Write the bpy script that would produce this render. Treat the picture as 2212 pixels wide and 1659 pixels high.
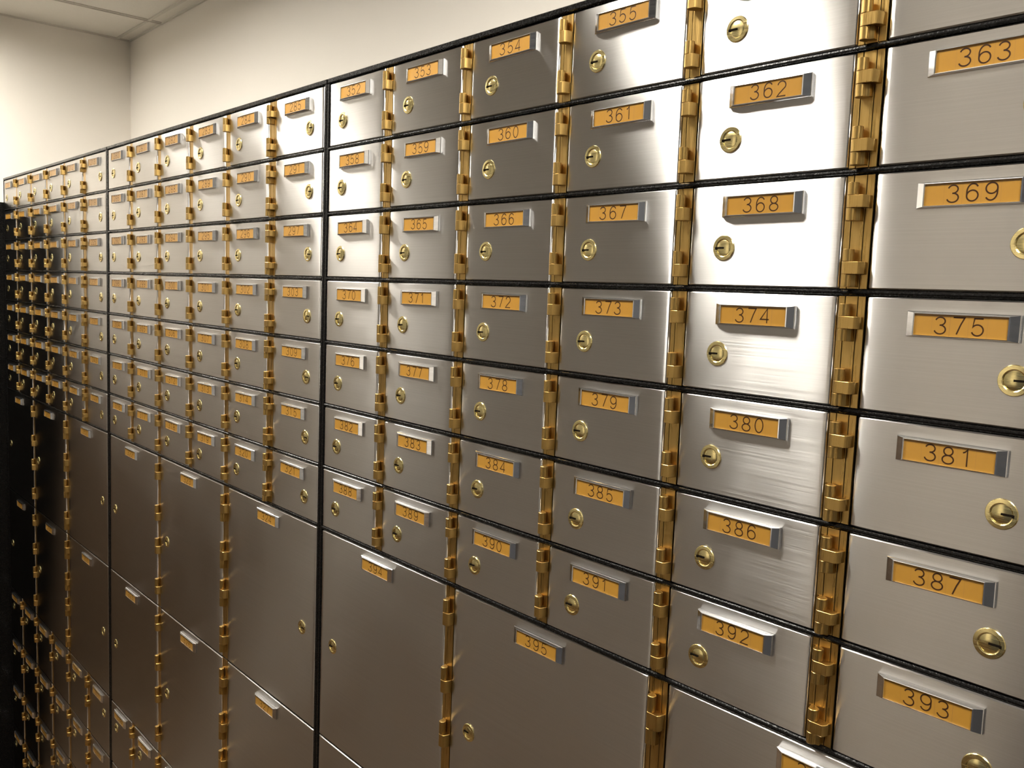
import bpy, bmesh, math, random
from mathutils import Matrix, Vector

for o in list(bpy.data.objects):
    bpy.data.objects.remove(o)
SC = bpy.context.scene
COL = SC.collection
MM = 0.001
Z_TOP = 1.688          # top of the deposit box banks above the floor
random.seed(7)

# ------------------------------------------------------------------ camera
cam_d = bpy.data.cameras.new('camera')
cam = bpy.data.objects.new('camera', cam_d)
COL.objects.link(cam)
SC.camera = cam
cam_d.sensor_fit = 'HORIZONTAL'
cam_d.sensor_width = 36.0
cam_d.lens = 36.0 * 1929.0 / 2212.0
cam_d.clip_start = 0.02
CAM_POS = (958.116 * MM, -540.767 * MM, Z_TOP - 238.081 * MM)
ROTV = Vector((0.0776, 0.8502, 0.0797))


def camera_matrix():
    # rotation (axis-angle) of an axis-aligned view towards +Y, image y down
    th = ROTV.length
    R = Matrix.Rotation(th, 3, ROTV.normalized())
    B = Matrix(((1, 0, 0), (0, 0, -1), (0, 1, 0)))
    M = R @ B
    X, Yd, Zf = Vector(M[0]), Vector(M[1]), Vector(M[2])
    m = Matrix.Identity(4)
    for i in range(3):
        m[i][0] = X[i]
        m[i][1] = -Yd[i]
        m[i][2] = -Zf[i]
        m[i][3] = CAM_POS[i]
    return m


cam.matrix_world = camera_matrix()

# ------------------------------------------------------------------ world, exposure
w = bpy.data.worlds.new('world')
SC.world = w
w.use_nodes = True
w.node_tree.nodes['Background'].inputs[0].default_value = (1.0, 0.9, 0.78, 1)
w.node_tree.nodes['Background'].inputs[1].default_value = 0.02
SC.view_settings.view_transform = 'Standard'
SC.view_settings.look = 'None'
SC.view_settings.gamma = 1.0
SC.view_settings.use_curve_mapping = False
SC.view_settings.exposure = 0.0
LAMP_STRENGTH = 150.0
FILL_PANEL_STRENGTH = 1.2  # dim panel added to lift the right column, no known source
LAMP_COLOR = (1.0, 0.955, 0.87)
# recessed ceiling lights: x, y, size in metres, the last two added fills, dimmer than the row along the banks
FILL_SIDE_STRENGTH = 26.0  # side light added to brighten the right bank's first column
LAMPS = [(-2.22, -0.28, 0.20), (-1.46, -0.36, 0.26), (-0.05, -0.50, 0.30), (1.32, -0.50, 0.30), (0.25, -1.20, 0.60), (-2.30, -1.40, 0.26)]


# ------------------------------------------------------------------ materials
def mat(name, color, rough=0.5, metal=0.0, spec=0.5):
    m = bpy.data.materials.new(name)
    m.use_nodes = True
    b = m.node_tree.nodes['Principled BSDF']
    b.inputs['Base Color'].default_value = (*color, 1)
    b.inputs['Roughness'].default_value = rough
    b.inputs['Metallic'].default_value = metal
    b.inputs['Specular IOR Level'].default_value = spec
    return m, m.node_tree, b


def node(nt, kind, **kw):
    n = nt.nodes.new(kind)
    for k, v in kw.items():
        setattr(n, k, v)
    return n


def coords(nt, scale, what='Object'):
    tc = node(nt, 'ShaderNodeTexCoord')
    mp = node(nt, 'ShaderNodeMapping')
    mp.inputs['Scale'].default_value = scale
    nt.links.new(tc.outputs[what], mp.inputs['Vector'])
    return mp.outputs[0]


def noise(nt, vec, scale=1.0, detail=3.0, rough=0.55):
    n = node(nt, 'ShaderNodeTexNoise')
    n.inputs['Scale'].default_value = scale
    n.inputs['Detail'].default_value = detail
    n.inputs['Roughness'].default_value = rough
    nt.links.new(vec, n.inputs['Vector'])
    return n.outputs['Fac']


def remap(nt, fac, a, b, lo=0.3, hi=0.7):
    n = node(nt, 'ShaderNodeMapRange')
    n.inputs[1].default_value = lo
    n.inputs[2].default_value = hi
    n.inputs[3].default_value = a
    n.inputs[4].default_value = b
    nt.links.new(fac, n.inputs[0])
    return n.outputs[0]


def bump(nt, b, height, strength, dist):
    n = node(nt, 'ShaderNodeBump')
    n.inputs['Strength'].default_value = strength
    n.inputs['Distance'].default_value = dist
    nt.links.new(height, n.inputs['Height'])
    nt.links.new(n.outputs[0], b.inputs['Normal'])


def mix_color(nt, b, fac, c0, c1):
    n = node(nt, 'ShaderNodeMix', data_type='RGBA')
    n.inputs['A'].default_value = (*c0, 1)
    n.inputs['B'].default_value = (*c1, 1)
    nt.links.new(fac, n.inputs['Factor'])
    nt.links.new(n.outputs['Result'], b.inputs['Base Color'])


def vertical_tangent(nt, b, amount):
    c = node(nt, 'ShaderNodeCombineXYZ')
    c.inputs[2].default_value = 1.0
    nt.links.new(c.outputs[0], b.inputs['Tangent'])
    b.inputs['Anisotropic'].default_value = amount


# brushed stainless steel, grain running along X, so reflections smear upwards and downwards
STEEL, nt, pb = mat('brushed_steel', (0.63, 0.60, 0.565), 0.24, 1.0)
b = node(nt, 'ShaderNodeBsdfAnisotropic', distribution='BECKMANN')
nt.links.new(b.outputs[0], nt.nodes['Material Output'].inputs['Surface'])
nt.nodes.remove(pb)
b.inputs['Anisotropy'].default_value = 0.66
tx = node(nt, 'ShaderNodeCombineXYZ')
tx.inputs[0].default_value = 1.0
nt.links.new(tx.outputs[0], b.inputs['Tangent'])
v = coords(nt, (6, 6, 2200))
grain = noise(nt, v, 1.0, 4.0)
v2 = coords(nt, (14, 14, 9))
cloud = noise(nt, v2, 1.0, 3.0)
add = node(nt, 'ShaderNodeMath', operation='ADD')
nt.links.new(remap(nt, grain, -0.02, 0.02), add.inputs[0])
nt.links.new(remap(nt, cloud, 0.335, 0.37), add.inputs[1])
nt.links.new(add.outputs[0], b.inputs['Roughness'])
cm = node(nt, 'ShaderNodeMix', data_type='RGBA')
cm.inputs['A'].default_value = (0.46, 0.45, 0.435, 1)
cm.inputs['B'].default_value = (0.60, 0.585, 0.565, 1)
nt.links.new(grain, cm.inputs['Factor'])
nt.links.new(cm.outputs['Result'], b.inputs['Color'])
bump(nt, b, grain, 0.08, 0.0002)

BRASS, nt, b = mat('brushed_brass', (0.66, 0.42, 0.12), 0.32, 1.0)
v = coords(nt, (900, 900, 25))
g = noise(nt, v, 1.0, 3.0)
mix_color(nt, b, g, (0.36, 0.225, 0.065), (0.53, 0.355, 0.125))
nt.links.new(remap(nt, g, 0.25, 0.42), b.inputs['Roughness'])

LOCK_BRASS, nt, b = mat('polished_lock_brass', (0.76, 0.64, 0.31), 0.2, 1.0)
v = coords(nt, (60, 60, 2500))
g = noise(nt, v, 1.0, 2.0)
nt.links.new(remap(nt, g, 0.14, 0.30), b.inputs['Roughness'])

CHROME, nt, b = mat('plate_chrome', (0.74, 0.75, 0.77), 0.13, 1.0)
v = coords(nt, (40, 40, 300))
nt.links.new(remap(nt, noise(nt, v), 0.10, 0.20), b.inputs['Roughness'])

TAN, nt, b = mat('orange_tan_number_strip', (0.26, 0.13, 0.02), 0.32, 0.0, 0.35)
v = coords(nt, (90, 90, 90))
mix_color(nt, b, noise(nt, v), (0.275, 0.14, 0.019), (0.305, 0.155, 0.024))

INK, nt, b = mat('dark_brown_ink', (0.03, 0.013, 0.005), 0.5, 0.0, 0.12)
v = coords(nt, (300, 300, 300))
mix_color(nt, b, noise(nt, v), (0.022, 0.009, 0.004), (0.038, 0.016, 0.006))

SEAM, nt, b = mat('strip_seam', (0.36, 0.17, 0.03), 0.5)
v = coords(nt, (300, 300, 300))
mix_color(nt, b, noise(nt, v), (0.16, 0.08, 0.02), (0.24, 0.125, 0.03))

BLACK, nt, b = mat('black_crackle_paint', (0.0035, 0.0032, 0.003), 0.25, 0.0, 0.12)
v = coords(nt, (650, 650, 650), 'Object')
cr = noise(nt, v, 1.0, 2.0, 0.5)
bump(nt, b, cr, 0.32, 0.0005)
nt.links.new(remap(nt, cr, 0.16, 0.36), b.inputs['Roughness'])

DARK, nt, b = mat('keyway_black', (0.006, 0.005, 0.004), 0.8, 0.0, 0.0)
v = coords(nt, (300, 300, 300))
mix_color(nt, b, noise(nt, v), (0.004, 0.003, 0.002), (0.010, 0.008, 0.006))

WALL, nt, b = mat('cream_wall_paint', (0.78, 0.735, 0.66), 0.75)
v = coords(nt, (1, 1, 1))
mix_color(nt, b, noise(nt, v, 2.0, 4.0), (0.80, 0.755, 0.685), (0.835, 0.79, 0.72))
v = coords(nt, (1, 1, 1))
bump(nt, b, noise(nt, v, 350.0, 2.0), 0.08, 0.001)

TILE, nt, b = mat('ceiling_tile', (0.66, 0.61, 0.53), 0.9)
v = coords(nt, (1, 1, 1))
mix_color(nt, b, noise(nt, v, 160.0, 3.0), (0.74, 0.70, 0.625), (0.80, 0.76, 0.685))
v = coords(nt, (1, 1, 1))
bump(nt, b, noise(nt, v, 260.0, 3.0), 0.3, 0.001)

TBAR, nt, b = mat('ceiling_grid_paint', (0.55, 0.51, 0.44), 0.6)
v = coords(nt, (1, 1, 1))
mix_color(nt, b, noise(nt, v, 30.0), (0.60, 0.57, 0.50), (0.66, 0.62, 0.55))

DOOR, nt, b = mat('unseen_dark_panel', (0.2, 0.19, 0.175), 0.5)  # colour of unseen panels added as a dark reflection
v = coords(nt, (1, 1, 1))
mix_color(nt, b, noise(nt, v, 8.0), (0.235, 0.225, 0.21), (0.28, 0.27, 0.25))

PANEL_SLATE, nt, b = mat('unseen_slate_panel', (0.13, 0.135, 0.15), 0.5)  # colour of unseen panels added to darken the plate bevels
v = coords(nt, (1, 1, 1))
mix_color(nt, b, noise(nt, v, 8.0), (0.065, 0.068, 0.077), (0.08, 0.083, 0.092))

BAND_BROWN, nt, b = mat('unseen_brown_band', (0.07, 0.042, 0.022), 0.45)  # colour of unseen bands added to darken low reflections
v = coords(nt, (5, 5, 0.7))
mix_color(nt, b, noise(nt, v, 6.0, 5.0), (0.075, 0.048, 0.028), (0.13, 0.086, 0.052))

CARPET, nt, b = mat('brown_carpet', (0.12, 0.075, 0.042), 0.95)
v = coords(nt, (1, 1, 1))
mix_color(nt, b, noise(nt, v, 220.0, 3.0), (0.06, 0.037, 0.019), (0.115, 0.072, 0.038))

LAMP, nt, b = mat('lamp_diffuser', (0.9, 0.9, 0.9), 0.5)
b.inputs['Emission Color'].default_value = (*LAMP_COLOR, 1)
b.inputs['Emission Strength'].default_value = LAMP_STRENGTH
v = coords(nt, (1, 1, 1))
mix_color(nt, b, noise(nt, v, 400.0), (0.86, 0.86, 0.86), (0.92, 0.92, 0.92))
FILL_SIDE, nt, b = mat('added_side_fill', (0.9, 0.9, 0.9), 0.5)  # glow of the added side light
b.inputs['Emission Color'].default_value = (*LAMP_COLOR, 1)
b.inputs['Emission Strength'].default_value = FILL_SIDE_STRENGTH
v = coords(nt, (1, 1, 1))
mix_color(nt, b, noise(nt, v, 400.0), (0.86, 0.86, 0.86), (0.92, 0.92, 0.92))
FILL_PANEL, nt, b = mat('added_panel_fill', (0.9, 0.9, 0.9), 0.5)  # glow of the added fill panel
b.inputs['Emission Color'].default_value = (*LAMP_COLOR, 1)
b.inputs['Emission Strength'].default_value = FILL_PANEL_STRENGTH
v = coords(nt, (1, 1, 1))
mix_color(nt, b, noise(nt, v, 400.0), (0.86, 0.86, 0.86), (0.92, 0.92, 0.92))
LAMP_RIM, nt, b = mat('lamp_rim_paint', (0.75, 0.73, 0.7), 0.5)
v = coords(nt, (1, 1, 1))
mix_color(nt, b, noise(nt, v, 60.0), (0.72, 0.70, 0.67), (0.78, 0.76, 0.73))


# ------------------------------------------------------------------ mesh helpers (local units: millimetres)
class MB:
    def __init__(self):
        self.v, self.f, self.m, self.s = [], [], [], []

    def add(self, verts, faces, mi=0, smooth=False):
        o = len(self.v)
        self.v += [tuple(p) for p in verts]
        for f in faces:
            self.f.append([o + i for i in f])
            self.m.append(mi)
            self.s.append(smooth)
        return self

    def box(self, x0, x1, y0, y1, z0, z1, mi=0, ch=0.0):
        if ch <= 0:
            p = [(x0, y0, z0), (x1, y0, z0), (x1, y1, z0), (x0, y1, z0), (x0, y0, z1), (x1, y0, z1), (x1, y1, z1), (x0, y1, z1)]
            self.add(p, [(0, 3, 2, 1), (4, 5, 6, 7), (0, 1, 5, 4), (1, 2, 6, 5), (2, 3, 7, 6), (3, 0, 4, 7)], mi)
        else:
            # chamfered towards -Y (the room side)
            self.loft([[(x0, y1, z0), (x1, y1, z0), (x1, y1, z1), (x0, y1, z1)],
                       [(x0, y0 + ch, z0), (x1, y0 + ch, z0), (x1, y0 + ch, z1), (x0, y0 + ch, z1)],
                       [(x0 + ch, y0, z0 + ch), (x1 - ch, y0, z0 + ch), (x1 - ch, y0, z1 - ch), (x0 + ch, y0, z1 - ch)]], mi)
        return self

    def loft(self, loops, mi=0, smooth=False, cap0=True, cap1=True):
        n = len(loops[0])
        vs = [p for l in loops for p in l]
        fs = []
        for k in range(len(loops) - 1):
            for i in range(n):
                j = (i + 1) % n
                fs.append((k * n + i, k * n + j, (k + 1) * n + j, (k + 1) * n + i))
        o = len(self.v)
        self.add(vs, fs, mi, smooth)
        if cap0:
            self.f.append([o + i for i in reversed(range(n))]); self.m.append(mi); self.s.append(False)
        if cap1:
            self.f.append([o + (len(loops) - 1) * n + i for i in range(n)]); self.m.append(mi); self.s.append(False)
        return self

    def mesh(self, name, mats):
        me = bpy.data.meshes.new(name)
        me.from_pydata([(a * MM, b_ * MM, c * MM) for a, b_, c in self.v], [], self.f)
        for m in mats:
            me.materials.append(m)
        me.polygons.foreach_set('material_index', self.m)
        me.polygons.foreach_set('use_smooth', self.s)
        bm = bmesh.new()
        bm.from_mesh(me)
        bmesh.ops.recalc_face_normals(bm, faces=bm.faces)
        bm.to_mesh(me)
        bm.free()
        me.update()
        return me


def obj(name, me, parent=None, loc=(0, 0, 0)):
    o = bpy.data.objects.new(name, me)
    COL.objects.link(o)
    if parent:
        o.parent = parent
    o.location = [c * MM for c in loc]
    return o


def thing(name, label, cat, loc, group=None):
    o = bpy.data.objects.new(name, None)
    COL.objects.link(o)
    o.location = loc
    o.empty_display_size = 0.02
    o['label'] = label
    o['category'] = cat
    if group:
        o['group'] = group
    return o


def struct(name, mb, m):
    o = obj(name, mb.mesh(name, [m]))
    o['kind'] = 'structure'
    return o


# ------------------------------------------------------------------ the room
XL, XR, YB, YF = -2550.0, 3400.0, 610.0, -1750.0
ZC = (Z_TOP + 0.6334) / MM
struct('floor', MB().box(XL - 100, XR + 100, YF - 100, YB + 100, -60, 0), CARPET)
struct('wall_back', MB().box(XL - 100, XR + 100, YB, YB + 100, 0, ZC + 60), WALL)
struct('wall_left', MB().box(XL - 100, XL, YF, YB, 0, ZC + 60), WALL)
struct('wall_right', MB().box(XR, XR + 100, YF, YB, 0, ZC + 60), WALL)
struct('wall_front', MB().box(XL - 100, XR + 100, YF - 100, YF, 0, ZC + 60), WALL)
cx_ = sorted({XL, XR} | {v_ for a, b_, s_ in LAMPS for v_ in ((a - s_ / 2) / MM, (a + s_ / 2) / MM)})
cy_ = sorted({YF, YB} | {v_ for a, b_, s_ in LAMPS for v_ in ((b_ - s_ / 2) / MM, (b_ + s_ / 2) / MM)})
g = MB()
for i in range(len(cx_) - 1):
    for j in range(len(cy_) - 1):
        mx, my = (cx_[i] + cx_[i + 1]) / 2, (cy_[j] + cy_[j + 1]) / 2
        if not any(abs(mx - a / MM) < s_ / MM / 2 and abs(my - b_ / MM) < s_ / MM / 2 for a, b_, s_ in LAMPS):
            g.box(cx_[i], cx_[i + 1], cy_[j], cy_[j + 1], ZC, ZC + 60)
struct('ceiling', g, TILE)
g = MB()
for i_ in range(3):
    a_ = -2500.0 + i_ * 755
    g.box(a_ + 4, a_ + 751, YF + 1, YF + 46, 4, 2280)
    g.box(a_ + 90, a_ + 660, YF + 46, YF + 58, 200, 1020, 0, 6)
    g.box(a_ + 90, a_ + 660, YF + 46, YF + 58, 1130, 2160, 0, 6)
struct('added_dark_panel_1', g, DOOR)  # unseen dark panels, added for the steel to reflect
g = MB()
for a_ in (300, 1290):
    g.box(a_, a_ + 984, YF + 33, YF + 60, 0, 2310)
    g.box(a_ + 120, a_ + 864, YF + 60, YF + 70, 250, 1000, 0, 6)
    g.box(a_ + 120, a_ + 864, YF + 60, YF + 70, 1120, 2190, 0, 6)
struct('added_dark_panel_2', g, PANEL_SLATE)  # unseen slate panels, added so plate bevels reflect darker
# brown boards added out of view so the low steel doors reflect darker
g = MB()
for i_ in range(3):
    a_ = -2500.0 + i_ * 755
    g.box(a_ + 10, a_ + 745, YF + 59, YF + 66, 10, 640, 0, 2)
struct('added_dark_band_low', g, BAND_BROWN)
# unseen dark bands on front and left walls, added to darken reflections
g = MB()
g.box(-230, XR, YF, YF + 20, 0, 820)
g.box(-230, XR, YF, YF + 32, 820, 850)
struct('added_dark_band_front', g, BAND_BROWN)
g = MB()
g.box(XL, XL + 20, -1490, -352, 0, 1330)
g.box(XL, XL + 32, -1490, -352, 1330, 1360)
struct('added_dark_band_left', g, BAND_BROWN)  # added left band, shaped to darken the middle bank's reflections
g = MB()
x = -2220.0
while x < XR - 20:
    g.box(x - 5, x + 5, YF, YB, ZC - 3, ZC + 2)
    g.box(x - 5, x - 3.5, YF, YB, ZC - 6, ZC)
    x += 610.0
y = 562.0
while y > YF + 20:
    g.box(XL, XR, y - 5, y + 5, ZC - 4, ZC + 2)
    y -= 610.0
struct('trim_1', g, TBAR)
g = MB()
g.box(XL, XR, YB - 7, YB, ZC - 5, ZC)
g.box(XL, XL + 7, YF, YB, ZC - 5, ZC)
struct('trim_2', g, TBAR)

LAMP_NOTE = ['far left corner', 'middle bank', 'left side of the right bank', 'right end of the right bank', 'middle of the room, added fill', 'left front corner, added fill']
for (lx, ly, s), note in zip(LAMPS, LAMP_NOTE):
    t = thing('ceiling_light', 'square recessed ceiling light over the ' + note, 'ceiling light', (lx, ly, ZC * MM), 'recessed ceiling lights')
    h = s / MM / 2
    f = MB()
    o_, i_ = h + 18, h - 4
    f.loft([[(-o_, -o_, 0), (o_, -o_, 0), (o_, o_, 0), (-o_, o_, 0)], [(-o_, -o_, -3), (o_, -o_, -3), (o_, o_, -3), (-o_, o_, -3)],
            [(-i_, -i_, -5), (i_, -i_, -5), (i_, i_, -5), (-i_, i_, -5)], [(-i_, -i_, 15), (i_, -i_, 15), (i_, i_, 15), (-i_, i_, 15)]],
           cap0=False, cap1=False)
    obj('frame', f.mesh('light_frame', [LAMP_RIM]), t)
    obj('diffuser', MB().box(-i_, i_, -i_, i_, 13, 17).mesh('light_diffuser', [FILL_PANEL if s > 0.5 else (FILL_SIDE if ly < -1.3 else LAMP)]), t)

# ------------------------------------------------------------------ deposit box bank dimensions (mm)
ROW = 76.2
ROW2 = 127.5
BIG = 265.7
PITCH = 816.4
SEAMS = [132.0, 267.6, 402.4, 537.3, 678.4]      # right side of each hinge strip
BIG_SEAMS = [267.6, 541.4]
W_BANK = 803.3
T = 3.0                                          # door thickness
LEAF = 1.4                                       # depth of brass leaves behind the door front

ROWS = [('s', -k * ROW, ROW) for k in range(7)]
ROWS += [('b', -7 * ROW - k * BIG, BIG) for k in range(2)]
ROWS += [('s', -7 * ROW - 2 * BIG - k * ROW2, ROW2) for k in range(4)]
BOTTOM = -7 * ROW - 2 * BIG - 4 * ROW2
HEIGHT = -BOTTOM


# ------------------------------------------------------------------ door panels
def door_mesh(name, wd, ht, seed):
    rnd = random.Random(seed)
    ph = [rnd.uniform(0, 6.28) for _ in range(4)]
    am = 0.035 if ht < 100 else 0.09
    r = 1.6
    xs = [0.0, 0.0]
    ys = [T, r]
    for k in range(1, 5):
        a = math.pi / 2 * k / 4
        xs.append(r - r * math.cos(a)); ys.append(r - r * math.sin(a))
    n = 22
    for k in range(1, n):
        u = k / n
        u = u - 0.09 * math.sin(2 * math.pi * u)    # denser near both edges
        xs.append(r + (wd - 2 * r) * u); ys.append(0.0)
    for k in range(0, 5):
        a = math.pi / 2 * k / 4
        xs.append(wd - r + r * math.sin(a)); ys.append(r - r * math.cos(a))
    xs.append(wd); ys.append(T)
    zs = [0, 0.9, 1.8] + [1.8 + (ht - 3.6) * k / 8 for k in range(1, 8)] + [ht - 1.8, ht - 0.9, ht]
    loops = []
    for iz, z in enumerate(zs):
        back = 0.9 if iz in (0, len(zs) - 1) else 0.0
        lp = []
        for x_, y_ in zip(xs, ys):
            d = min(x_, wd - x_)
            roll = 0.30 * math.exp(-d / 5.0)
            warp = am * (math.sin(x_ / wd * 4.2 + ph[0]) + 0.6 * math.sin(x_ / wd * 9.0 + ph[1]) + 0.7 * math.sin(z / ht * 3.6 + ph[2] + x_ / wd))
            lp.append((x_, min(y_ + roll + warp + back + 0.12, T) if y_ < T else T, z))
        loops.append(lp)
    mb = MB()
    nl = len(xs)
    vs = [p for l in loops for p in l]
    o = 0
    mb.v = vs
    for k in range(len(zs) - 1):
        sm = True
        for i in range(nl - 1):
            mb.f.append([k * nl + i, k * nl + i + 1, (k + 1) * nl + i + 1, (k + 1) * nl + i]); mb.m.append(0); mb.s.append(sm)
        mb.f.append([k * nl + nl - 1, k * nl, (k + 1) * nl, (k + 1) * nl + nl - 1]); mb.m.append(0); mb.s.append(False)
    mb.f.append(list(reversed(range(nl)))); mb.m.append(0); mb.s.append(False)
    mb.f.append([(len(zs) - 1) * nl + i for i in range(nl)]); mb.m.append(0); mb.s.append(False)
    me = mb.mesh(name, [STEEL])
    me.set_sharp_from_angle(angle=math.radians(28))
    return me


# ------------------------------------------------------------------ hinges
BC = -3.1      # barrel centre in front of the door plane
BR = 3.5


def arc(cx, cy, r, a0, a1, n):
    return [(cx + r * math.cos(math.radians(a0 + (a1 - a0) * k / n)), cy + r * math.sin(math.radians(a0 + (a1 - a0) * k / n))) for k in range(n + 1)]


def prism(mb, prof, z0, z1, ch=0.25):
    cx = sum(p[0] for p in prof) / len(prof)
    cy = sum(p[1] for p in prof) / len(prof)

    def ins(p):
        d = math.hypot(p[0] - cx, p[1] - cy)
        k = max(0.0, (d - ch) / d) if d > 0 else 1
        return (cx + (p[0] - cx) * k, cy + (p[1] - cy) * k)
    lo = [(*ins(p), z0) for p in prof]
    l1 = [(*p, z0 + ch) for p in prof]
    l2 = [(*p, z1 - ch) for p in prof]
    hi = [(*ins(p), z1) for p in prof]
    mb.loft([lo, l1, l2, hi], 0, False)
    return mb


# angles: 270 deg points to -Y (the room), 180 deg to -X
def knuckle_profile(kind, wl, wr):
    """outline around the barrel centre (0, BC); wl / wr = reach to the left / right side of the strip"""
    if kind == 'left':        # barrel with a curled tail running back to the left leaf
        return arc(0, BC, BR, 60, -150, 14) + [(-3.7, -0.6), (-4.6, LEAF - 0.3), (-wl, LEAF - 0.3), (-wl, LEAF + 0.3), (-1.5, LEAF + 0.3)]
    if kind == 'wide':        # barrel with a flat front plate reaching the right leaf
        return [(wr, LEAF + 0.3), (wr, LEAF - 0.3), (wr - 0.9, -BR * 0.78 + BC + 1.2), (wr - 2.2, BC - BR + 0.35)] + arc(0, BC, BR, -80, -230, 11) + [(0, LEAF + 0.3)]
    return [(wr * 0.55, LEAF + 0.3), (wr * 0.55, BC)] + arc(0, BC, BR, -15, -200, 12) + [(-1.5, LEAF + 0.3)]   # middle


def knuckle_mesh(kind, hh, wl, wr):
    mb = MB()
    prism(mb, knuckle_profile(kind, wl, wr), 0, hh - 0.15)
    me = mb.mesh('knuckle', [BRASS])
    # round the barrel: smooth shading between neighbouring faces of the arc only
    for p in me.polygons:
        p.use_smooth = len(p.vertices) == 4
    try:
        me.set_sharp_from_angle(angle=math.radians(32))
    except Exception:
        pass
    return me


def leaf_mesh(spans, ht):
    mb = MB()
    for (a, b_) in spans:
        mb.box(a, b_, LEAF, T + 0.6, 0, ht, 0, 0.15)
    return mb.mesh('hinge_strip', [BRASS])


# ------------------------------------------------------------------ number plates and locks
PW, PH = 64.0, 15.4
IW, IH = 52.6, 12.6


def plate_mesh():
    def rect(hw, hh, y):
        return [(-hw, y, -hh), (hw, y, -hh), (hw, y, hh), (-hw, y, hh)]
    a, c = PW / 2, PH / 2
    i, j = IW / 2, IH / 2
    mb = MB()
    mb.loft([rect(a, c, 0.0), rect(a, c, -1.9), rect(a - 0.4, c - 0.3, -2.3), rect(i + 0.9, j + 0.5, -4.5), rect(i + 0.2, j + 0.1, -4.6), rect(i, j, -4.2), rect(i, j, -3.7)])
    return mb.mesh('number_plate', [CHROME])


PLATE = plate_mesh()


def ell(cx, cy, rx, ry, a0, a1, n=16):
    return [(cx + rx * math.cos(math.radians(a0 + (a1 - a0) * k / n)), cy + ry * math.sin(math.radians(a0 + (a1 - a0) * k / n))) for k in range(n + 1)]


GLYPH = {
    '0': [(ell(.33, .5, .30, .5, 0, 360, 28), True)],
    '1': [([(.12, .80), (.24, .86), (.36, 1.0), (.36, 0.0)], False)],
    '2': [(ell(.33, .71, .29, .29, 170, -28, 16) + [(.16, .18), (.02, .0), (.64, .0)], False)],
    '3': [(ell(.32, .765, .265, .235, 165, -95, 16), False), (ell(.32, .265, .31, .265, 96, -165, 18), False)],
    '4': [([(.64, .26), (.0, .26), (.49, 1.0), (.49, .0)], False)],
    '5': [([(.60, 1.0), (.14, 1.0), (.07, .50)] + ell(.32, .32, .31, .32, 138, -158, 18), False)],
    '6': [(ell(.34, .31, .30, .31, 0, 360, 24), True), (ell(.36, .55, .32, .45, 38, 172, 12) + [(.04, .32)], False)],
    '7': [([(.02, 1.0), (.63, 1.0), (.44, .58), (.24, .0)], False)],
    '8': [(ell(.33, .755, .25, .245, 0, 360, 24), True), (ell(.33, .255, .31, .255, 0, 360, 24), True)],
    '9': [(ell(.33, .69, .30, .31, 0, 360, 24), True), (ell(.31, .45, .32, .45, -142, -8, 12) + [(.63, .68)], False)],
}


def ribbon(mb, pts, closed, wd, y, mi):
    if closed:
        pts = pts[:-1]
    n = len(pts)
    L, R_ = [], []
    for i in range(n):
        if closed:
            a, c = pts[i - 1], pts[(i + 1) % n]
        else:
            a, c = pts[max(i - 1, 0)], pts[min(i + 1, n - 1)]
        p = pts[i]
        d1 = Vector((p[0] - a[0], p[1] - a[1]))
        d2 = Vector((c[0] - p[0], c[1] - p[1]))
        if d1.length < 1e-9:
            d1 = d2
        if d2.length < 1e-9:
            d2 = d1
        d1.normalize(); d2.normalize()
        t = (d1 + d2)
        t = t.normalized() if t.length > 1e-6 else d1
        nn = Vector((-t.y, t.x))
        k = 1.0 / max(0.45, abs(nn.dot(Vector((-d1.y, d1.x)))))
        L.append((p[0] + nn.x * wd / 2 * k, y, p[1] + nn.y * wd / 2 * k))
        R_.append((p[0] - nn.x * wd / 2 * k, y, p[1] - nn.y * wd / 2 * k))
    fs = []
    for i in range(n if closed else n - 1):
        j = (i + 1) % n
        fs.append((i, n + i, n + j, j))
    mb.add(L + R_, fs, mi)


def insert_mesh(text, seed):
    rnd = random.Random(seed)
    mb = MB()
    mb.box(-IW / 2, IW / 2, -3.75, -3.2, -IH / 2, IH / 2, 0)
    tile = 10.45
    dh, dw = 9.8, 9.2
    off = rnd.uniform(-0.7, 0.7)
    yv = -3.78
    for k in range(4):
        sx = off + (k - 1.5) * tile
        sw = rnd.choice([0.10, 0.12, 0.12, 0.22])
        mb.add([(sx - sw / 2, yv, -IH / 2), (sx + sw / 2, yv, -IH / 2), (sx + sw / 2, yv, IH / 2), (sx - sw / 2, yv, IH / 2)], [(0, 1, 2, 3)], 2)
    for k, ch in enumerate(text):
        cx = off + (k - 1) * tile + rnd.uniform(-0.3, 0.3)
        cz = rnd.uniform(-0.35, 0.2)
        for q, (pts, closed) in enumerate(GLYPH[ch]):
            pp = [(cx + (p[0] - 0.33) * dw * 1.13, cz + (p[1] - 0.5) * dh) for p in pts]
            ribbon(mb, pp, closed, 0.86, yv - 0.03 - 0.02 * q, 1)
    me = bpy.data.meshes.new('number_strip')
    me.from_pydata([(a * MM, b_ * MM, c * MM) for a, b_, c in mb.v], [], mb.f)
    for m in (TAN, INK, SEAM):
        me.materials.append(m)
    me.polygons.foreach_set('material_index', mb.m)
    me.update()
    return me


def lathe(mb, prof, n=36, mi=0):
    loops = [[(r * math.cos(2 * math.pi * k / n), y, r * math.sin(2 * math.pi * k / n)) for k in range(n)] for r, y in prof]
    mb.loft(loops, mi, True)
    return mb


def smooth_by_angle(me, deg=30):
    for p in me.polygons:
        p.use_smooth = True
    try:
        me.set_sharp_from_angle(angle=math.radians(deg))
    except Exception:
        pass
    return me


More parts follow.
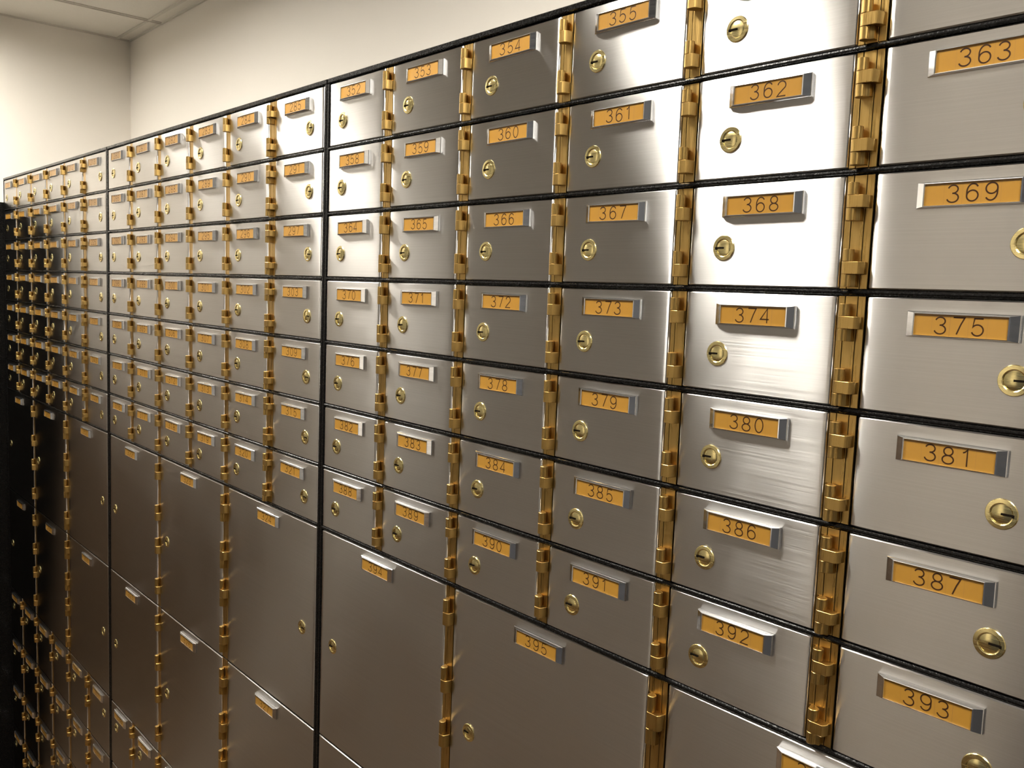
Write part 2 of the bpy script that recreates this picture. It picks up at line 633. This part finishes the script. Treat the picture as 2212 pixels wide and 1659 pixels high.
LOCK_RING = smooth_by_angle(lathe(MB(), [(9.0, 1.0), (9.0, -0.35), (8.6, -0.8), (6.5, -0.95), (5.9, -0.55), (5.8, 0.6)]).mesh('lock_ring', [LOCK_BRASS]))
LOCK_PLUG = smooth_by_angle(lathe(MB(), [(5.75, 0.9), (5.75, -0.25), (5.4, -0.45), (0.6, -0.5)]).mesh('lock_plug', [LOCK_BRASS]))
mbk = MB()
mbk.box(-6.9, 0.2, -1.02, 0.2, -0.62, 0.62)
mbk.box(-6.9, -5.7, -1.02, 0.2, -1.15, -0.4)
KEYHOLE_L = mbk.mesh('keyhole', [DARK])
mbk = MB()
mbk.box(-0.2, 7.0, -1.02, 0.2, -0.62, 0.62)
mbk.box(5.7, 7.0, -1.02, 0.2, -1.15, -0.4)
KEYHOLE_R = mbk.mesh('keyhole', [DARK])

# ------------------------------------------------------------------ kinds of box
GAP = 2.3
SMALL_HINGES = [7.2, 48.8]                 # from the row top
BIG_HINGES = [15.0, 86.0, 144.0, 215.0]



def layout(k):
    # (door left, door width, hinge kind, lock side) of the small and of the large columns; k stretches the bank
    seams, big, wb = [s_ * k for s_ in SEAMS], [s_ * k for s_ in BIG_SEAMS], W_BANK * k
    lefts = [0.5] + [s_ + 0.6 for s_ in seams]
    small = []
    for i in range(5):
        strip = 14.4 if i < 4 else 19.4
        small.append((lefts[i], seams[i] - strip - lefts[i], 'single' if i < 4 else 'double', 'left'))
    small.append((lefts[5], wb - lefts[5], None, 'right'))
    bl = [0.5, big[0] + 0.6, big[1] + 0.6]
    large = [(bl[0], big[0] - 14.4 - bl[0], 'single', 'left'), (bl[1], big[1] - 19.4 - bl[1], 'double', 'left'), (bl[2], wb - bl[2], None, 'right')]
    return small, large


DOORS = {}


def get_door(wd, ht, var):
    k = (round(wd, 2), round(ht, 2), var)
    if k not in DOORS:
        DOORS[k] = door_mesh('door', wd, ht, hash(k) & 0xffff)
    return DOORS[k]


KN = {}


def get_knuckle(kind, hh, wl, wr):
    k = (kind, hh, wl, wr)
    if k not in KN:
        KN[k] = knuckle_mesh(*k)
    return KN[k]


LEAVES = {}


def get_leaf(spans, ht):
    k = (tuple(spans), ht)
    if k not in LEAVES:
        LEAVES[k] = leaf_mesh(spans, ht)
    return LEAVES[k]


ORD = ['top', 'second', 'third', 'fourth', 'fifth', 'sixth', 'seventh']
ORDC = ['first', 'second', 'third', 'fourth', 'fifth', 'sixth']
KC = 1.02
BANKS = [('right', 0.0, 352, 1.0), ('middle', -PITCH, 280, 1.0), ('far left', -2 * PITCH + W_BANK * (1 - KC), 208, KC)]


def build_box(bank, bx, number, row, col, kind, ztop, rowh, plan):
    spec = plan[0 if kind == 's' else 1][col]
    left, wd, hinge, side = spec
    gap = (GAP if row < 7 else 1.4) if kind == 's' else 1.0
    gtop = 2.9 if row == 7 else gap
    ht = rowh - gap - gtop
    zb = ztop - rowh
    size = 'small' if kind == 's' else 'large'
    lockside = 'left' if side == 'left' else 'right'
    if bank == 'far left':
        if kind == 's':
            rn = ORD[row] + ' row' if row < 7 else ['top', 'second', 'third', 'bottom'][row - 9] + ' lower row'
            label = 'small steel deposit box %d in far left bank, %s, %s door' % (number, rn, ORDC[col])
        else:
            label = 'large steel deposit box %d in far left bank, %s, %s door' % (number, ['upper', 'lower'][row - 7], ORDC[col])
    else:
        label = '%s brushed steel deposit box numbered %d in %s bank, lock on %s side' % (size, number, bank, lockside)
    t = thing('safe_deposit_box', label, 'safe deposit box', ((bx + left) * MM, 0, Z_TOP + (zb + gap) * MM), '%s deposit boxes of the %s bank' % (size, bank))
    # door
    var = random.randrange(5) if kind == 's' else random.randrange(2)
    d = obj('door', get_door(wd, ht, var), t)
    tilt, yaw = TILT.get(number, (None, None))
    if tilt is None:
        q_ = 0.14 if kind == 's' else 0.04
        tilt, yaw = random.gauss(0, q_), random.gauss(0, q_)
    pivot = Vector((wd / 2 * MM, 0, ht / 2 * MM))
    rm = Matrix.Rotation(math.radians(yaw), 3, 'Z') @ Matrix.Rotation(math.radians(tilt), 3, 'X')
    d.rotation_euler = rm.to_euler()
    d.location = pivot - rm @ pivot
    # hinge strip and knuckles (on the right of every door but the last of a row)
    if hinge:
        x0 = wd + 0.3
        if hinge == 'single':
            spans = [(x0, x0 + 3.9), (x0 + 4.4, x0 + 13.4)]
            cx, wl, wr = x0 + 6.4, 5.8, 6.9
        else:
            spans = [(x0, x0 + 4.2), (x0 + 4.75, x0 + 12.9), (x0 + 13.45, x0 + 18.2)]
            cx, wl, wr = x0 + 6.8, 6.4, 10.6
        strip = obj('hinge_strip', get_leaf(spans, ht), t)
        kh = (9.6 if hinge == 'single' else 8.0) if kind == 's' else 13.3
        seq = ['left', 'wide'] if hinge == 'single' else ['left', 'wide', 'middle']
        for h0 in (SMALL_HINGES if kind == 's' else BIG_HINGES):
            for q, kk in enumerate(seq):
                ztp = rowh - gap - h0 - q * kh
                obj('knuckle', get_knuckle(kk, kh, wl, wr), strip, (cx, 0, ztp - kh))
    # plate with number strip
    px = wd / 2 + (-2.5 if col == 5 else 0) + random.uniform(-0.5, 0.5)
    pz = rowh - gap - 17.6 + random.uniform(-0.4, 0.4)
    if kind == 'b':
        pz = rowh - gap - 18.8
    pl = obj('number_plate', PLATE, t, (px, 0.12, pz))
    pl.rotation_euler = (0, math.radians(random.gauss(0, 0.35)), 0)
    ns = obj('number_strip', insert_mesh(str(number), number), pl)
    # lock
    lx = 30.4 if side == 'left' else wd - 34.0
    lz = rowh - gap - (46.8 if kind == 's' else 142.0)
    lk = obj('lock', LOCK_RING, t, (lx, 0.12, lz))
    obj('lock_plug', LOCK_PLUG, lk)
    obj('keyhole', KEYHOLE_L if side == 'left' else KEYHOLE_R, lk)
    return t


TILT = {}

for bank, bx, first, kx in BANKS:
    plan = layout(kx)
    wbk = W_BANK * kx
    # steel nest behind the doors
    t = thing('deposit_box_nest', 'black steel frame of the %s bank of deposit boxes' % bank, 'cabinet frame', (bx * MM, 0, 0), 'deposit box bank frames')
    zt, zb = Z_TOP / MM, Z_TOP / MM + BOTTOM
    obj('carcass', MB().box(-5.5, wbk + 5.5, T + 0.7, YB - 4, zb - 6, zt + 5).mesh('carcass', [BLACK]), t)
    obj('plinth', MB().box(-5.5, wbk + 5.5, 40, YB - 4, 0, zb - 6).mesh('plinth', [BLACK]), t)
    obj('top_rail', MB().box(-5.5, wbk + 5.5, -0.4, T + 0.7, zt - 0.6, zt + 5, 0, 0.8).mesh('top_rail', [BLACK]), t)
    obj('bottom_rail', MB().box(-5.5, wbk + 5.5, -0.4, T + 0.7, zb - 6, zb + 0.6, 0, 0.8).mesh('bottom_rail', [BLACK]), t)
    for a, b_ in ((-5.9, -0.4), (wbk + 0.8, wbk + 6.3)):
        obj('side_rail', MB().box(a, b_, -0.3, T + 0.7, zb + 0.6, zt - 0.6, 0, 1.0).mesh('side_rail', [BLACK]), t)
    for r, (kind, z, hgt) in enumerate(ROWS[1:], 1):
        prev = ROWS[r - 1][0]
        thick = 1.6 if (kind == 's' and prev == 's') else (2.1 if kind != prev else 0.7)
        if r >= 9:
            thick = 0.8
        depth = -0.6 if thick > 1 else 0.9
        mb = MB()
        prof = [(T + 0.7, -thick), (depth + 1.0, -thick), (depth + 0.25, -thick * 0.6), (depth, 0), (depth + 0.25, thick * 0.6), (depth + 1.0, thick), (T + 0.7, thick)]
        mb.loft([[(-0.3, p[0], zt + z + p[1]) for p in prof], [(wbk + 0.7, p[0], zt + z + p[1]) for p in prof]])
        obj('shelf_bar', mb.mesh('shelf_bar', [BLACK]), t)
    num = first
    for r, (kind, z, hgt) in enumerate(ROWS):
        for c in range(6 if kind == 's' else 3):
            show = True
            if bank == 'right' and r >= 8 and not (r == 8 and c == 0):
                show = False
            if bank == 'middle' and r >= 11:
                show = False
            if bank == 'middle' and r >= 9 and c > (2 if r == 9 else 1):
                show = False
            build = show
            build_box(bank, bx, num, r, c, kind, z, hgt, plan) if build else None
            num += 1

# black steel corner filler at the far left end of the banks
t = thing('corner_cabinet', 'black steel corner cabinet end at the far left edge of the banks', 'cabinet', ((XL + (BANKS[2][1] - 6.2 - XL) / 2) * MM, 0.2, 0))
cxm = XL + (BANKS[2][1] - 6.2 - XL) / 2
hx = (BANKS[2][1] - 6.2 - XL) / 2
obj('body', MB().box(-hx + 2, hx - 0.4, -375, YB - 204, 90, Z_TOP / MM - 56, 0, 1.5).mesh('body', [BLACK]), t)
obj('plinth', MB().box(-hx + 2, hx - 10, -320, YB - 204, 0, 90).mesh('plinth', [BLACK]), t)
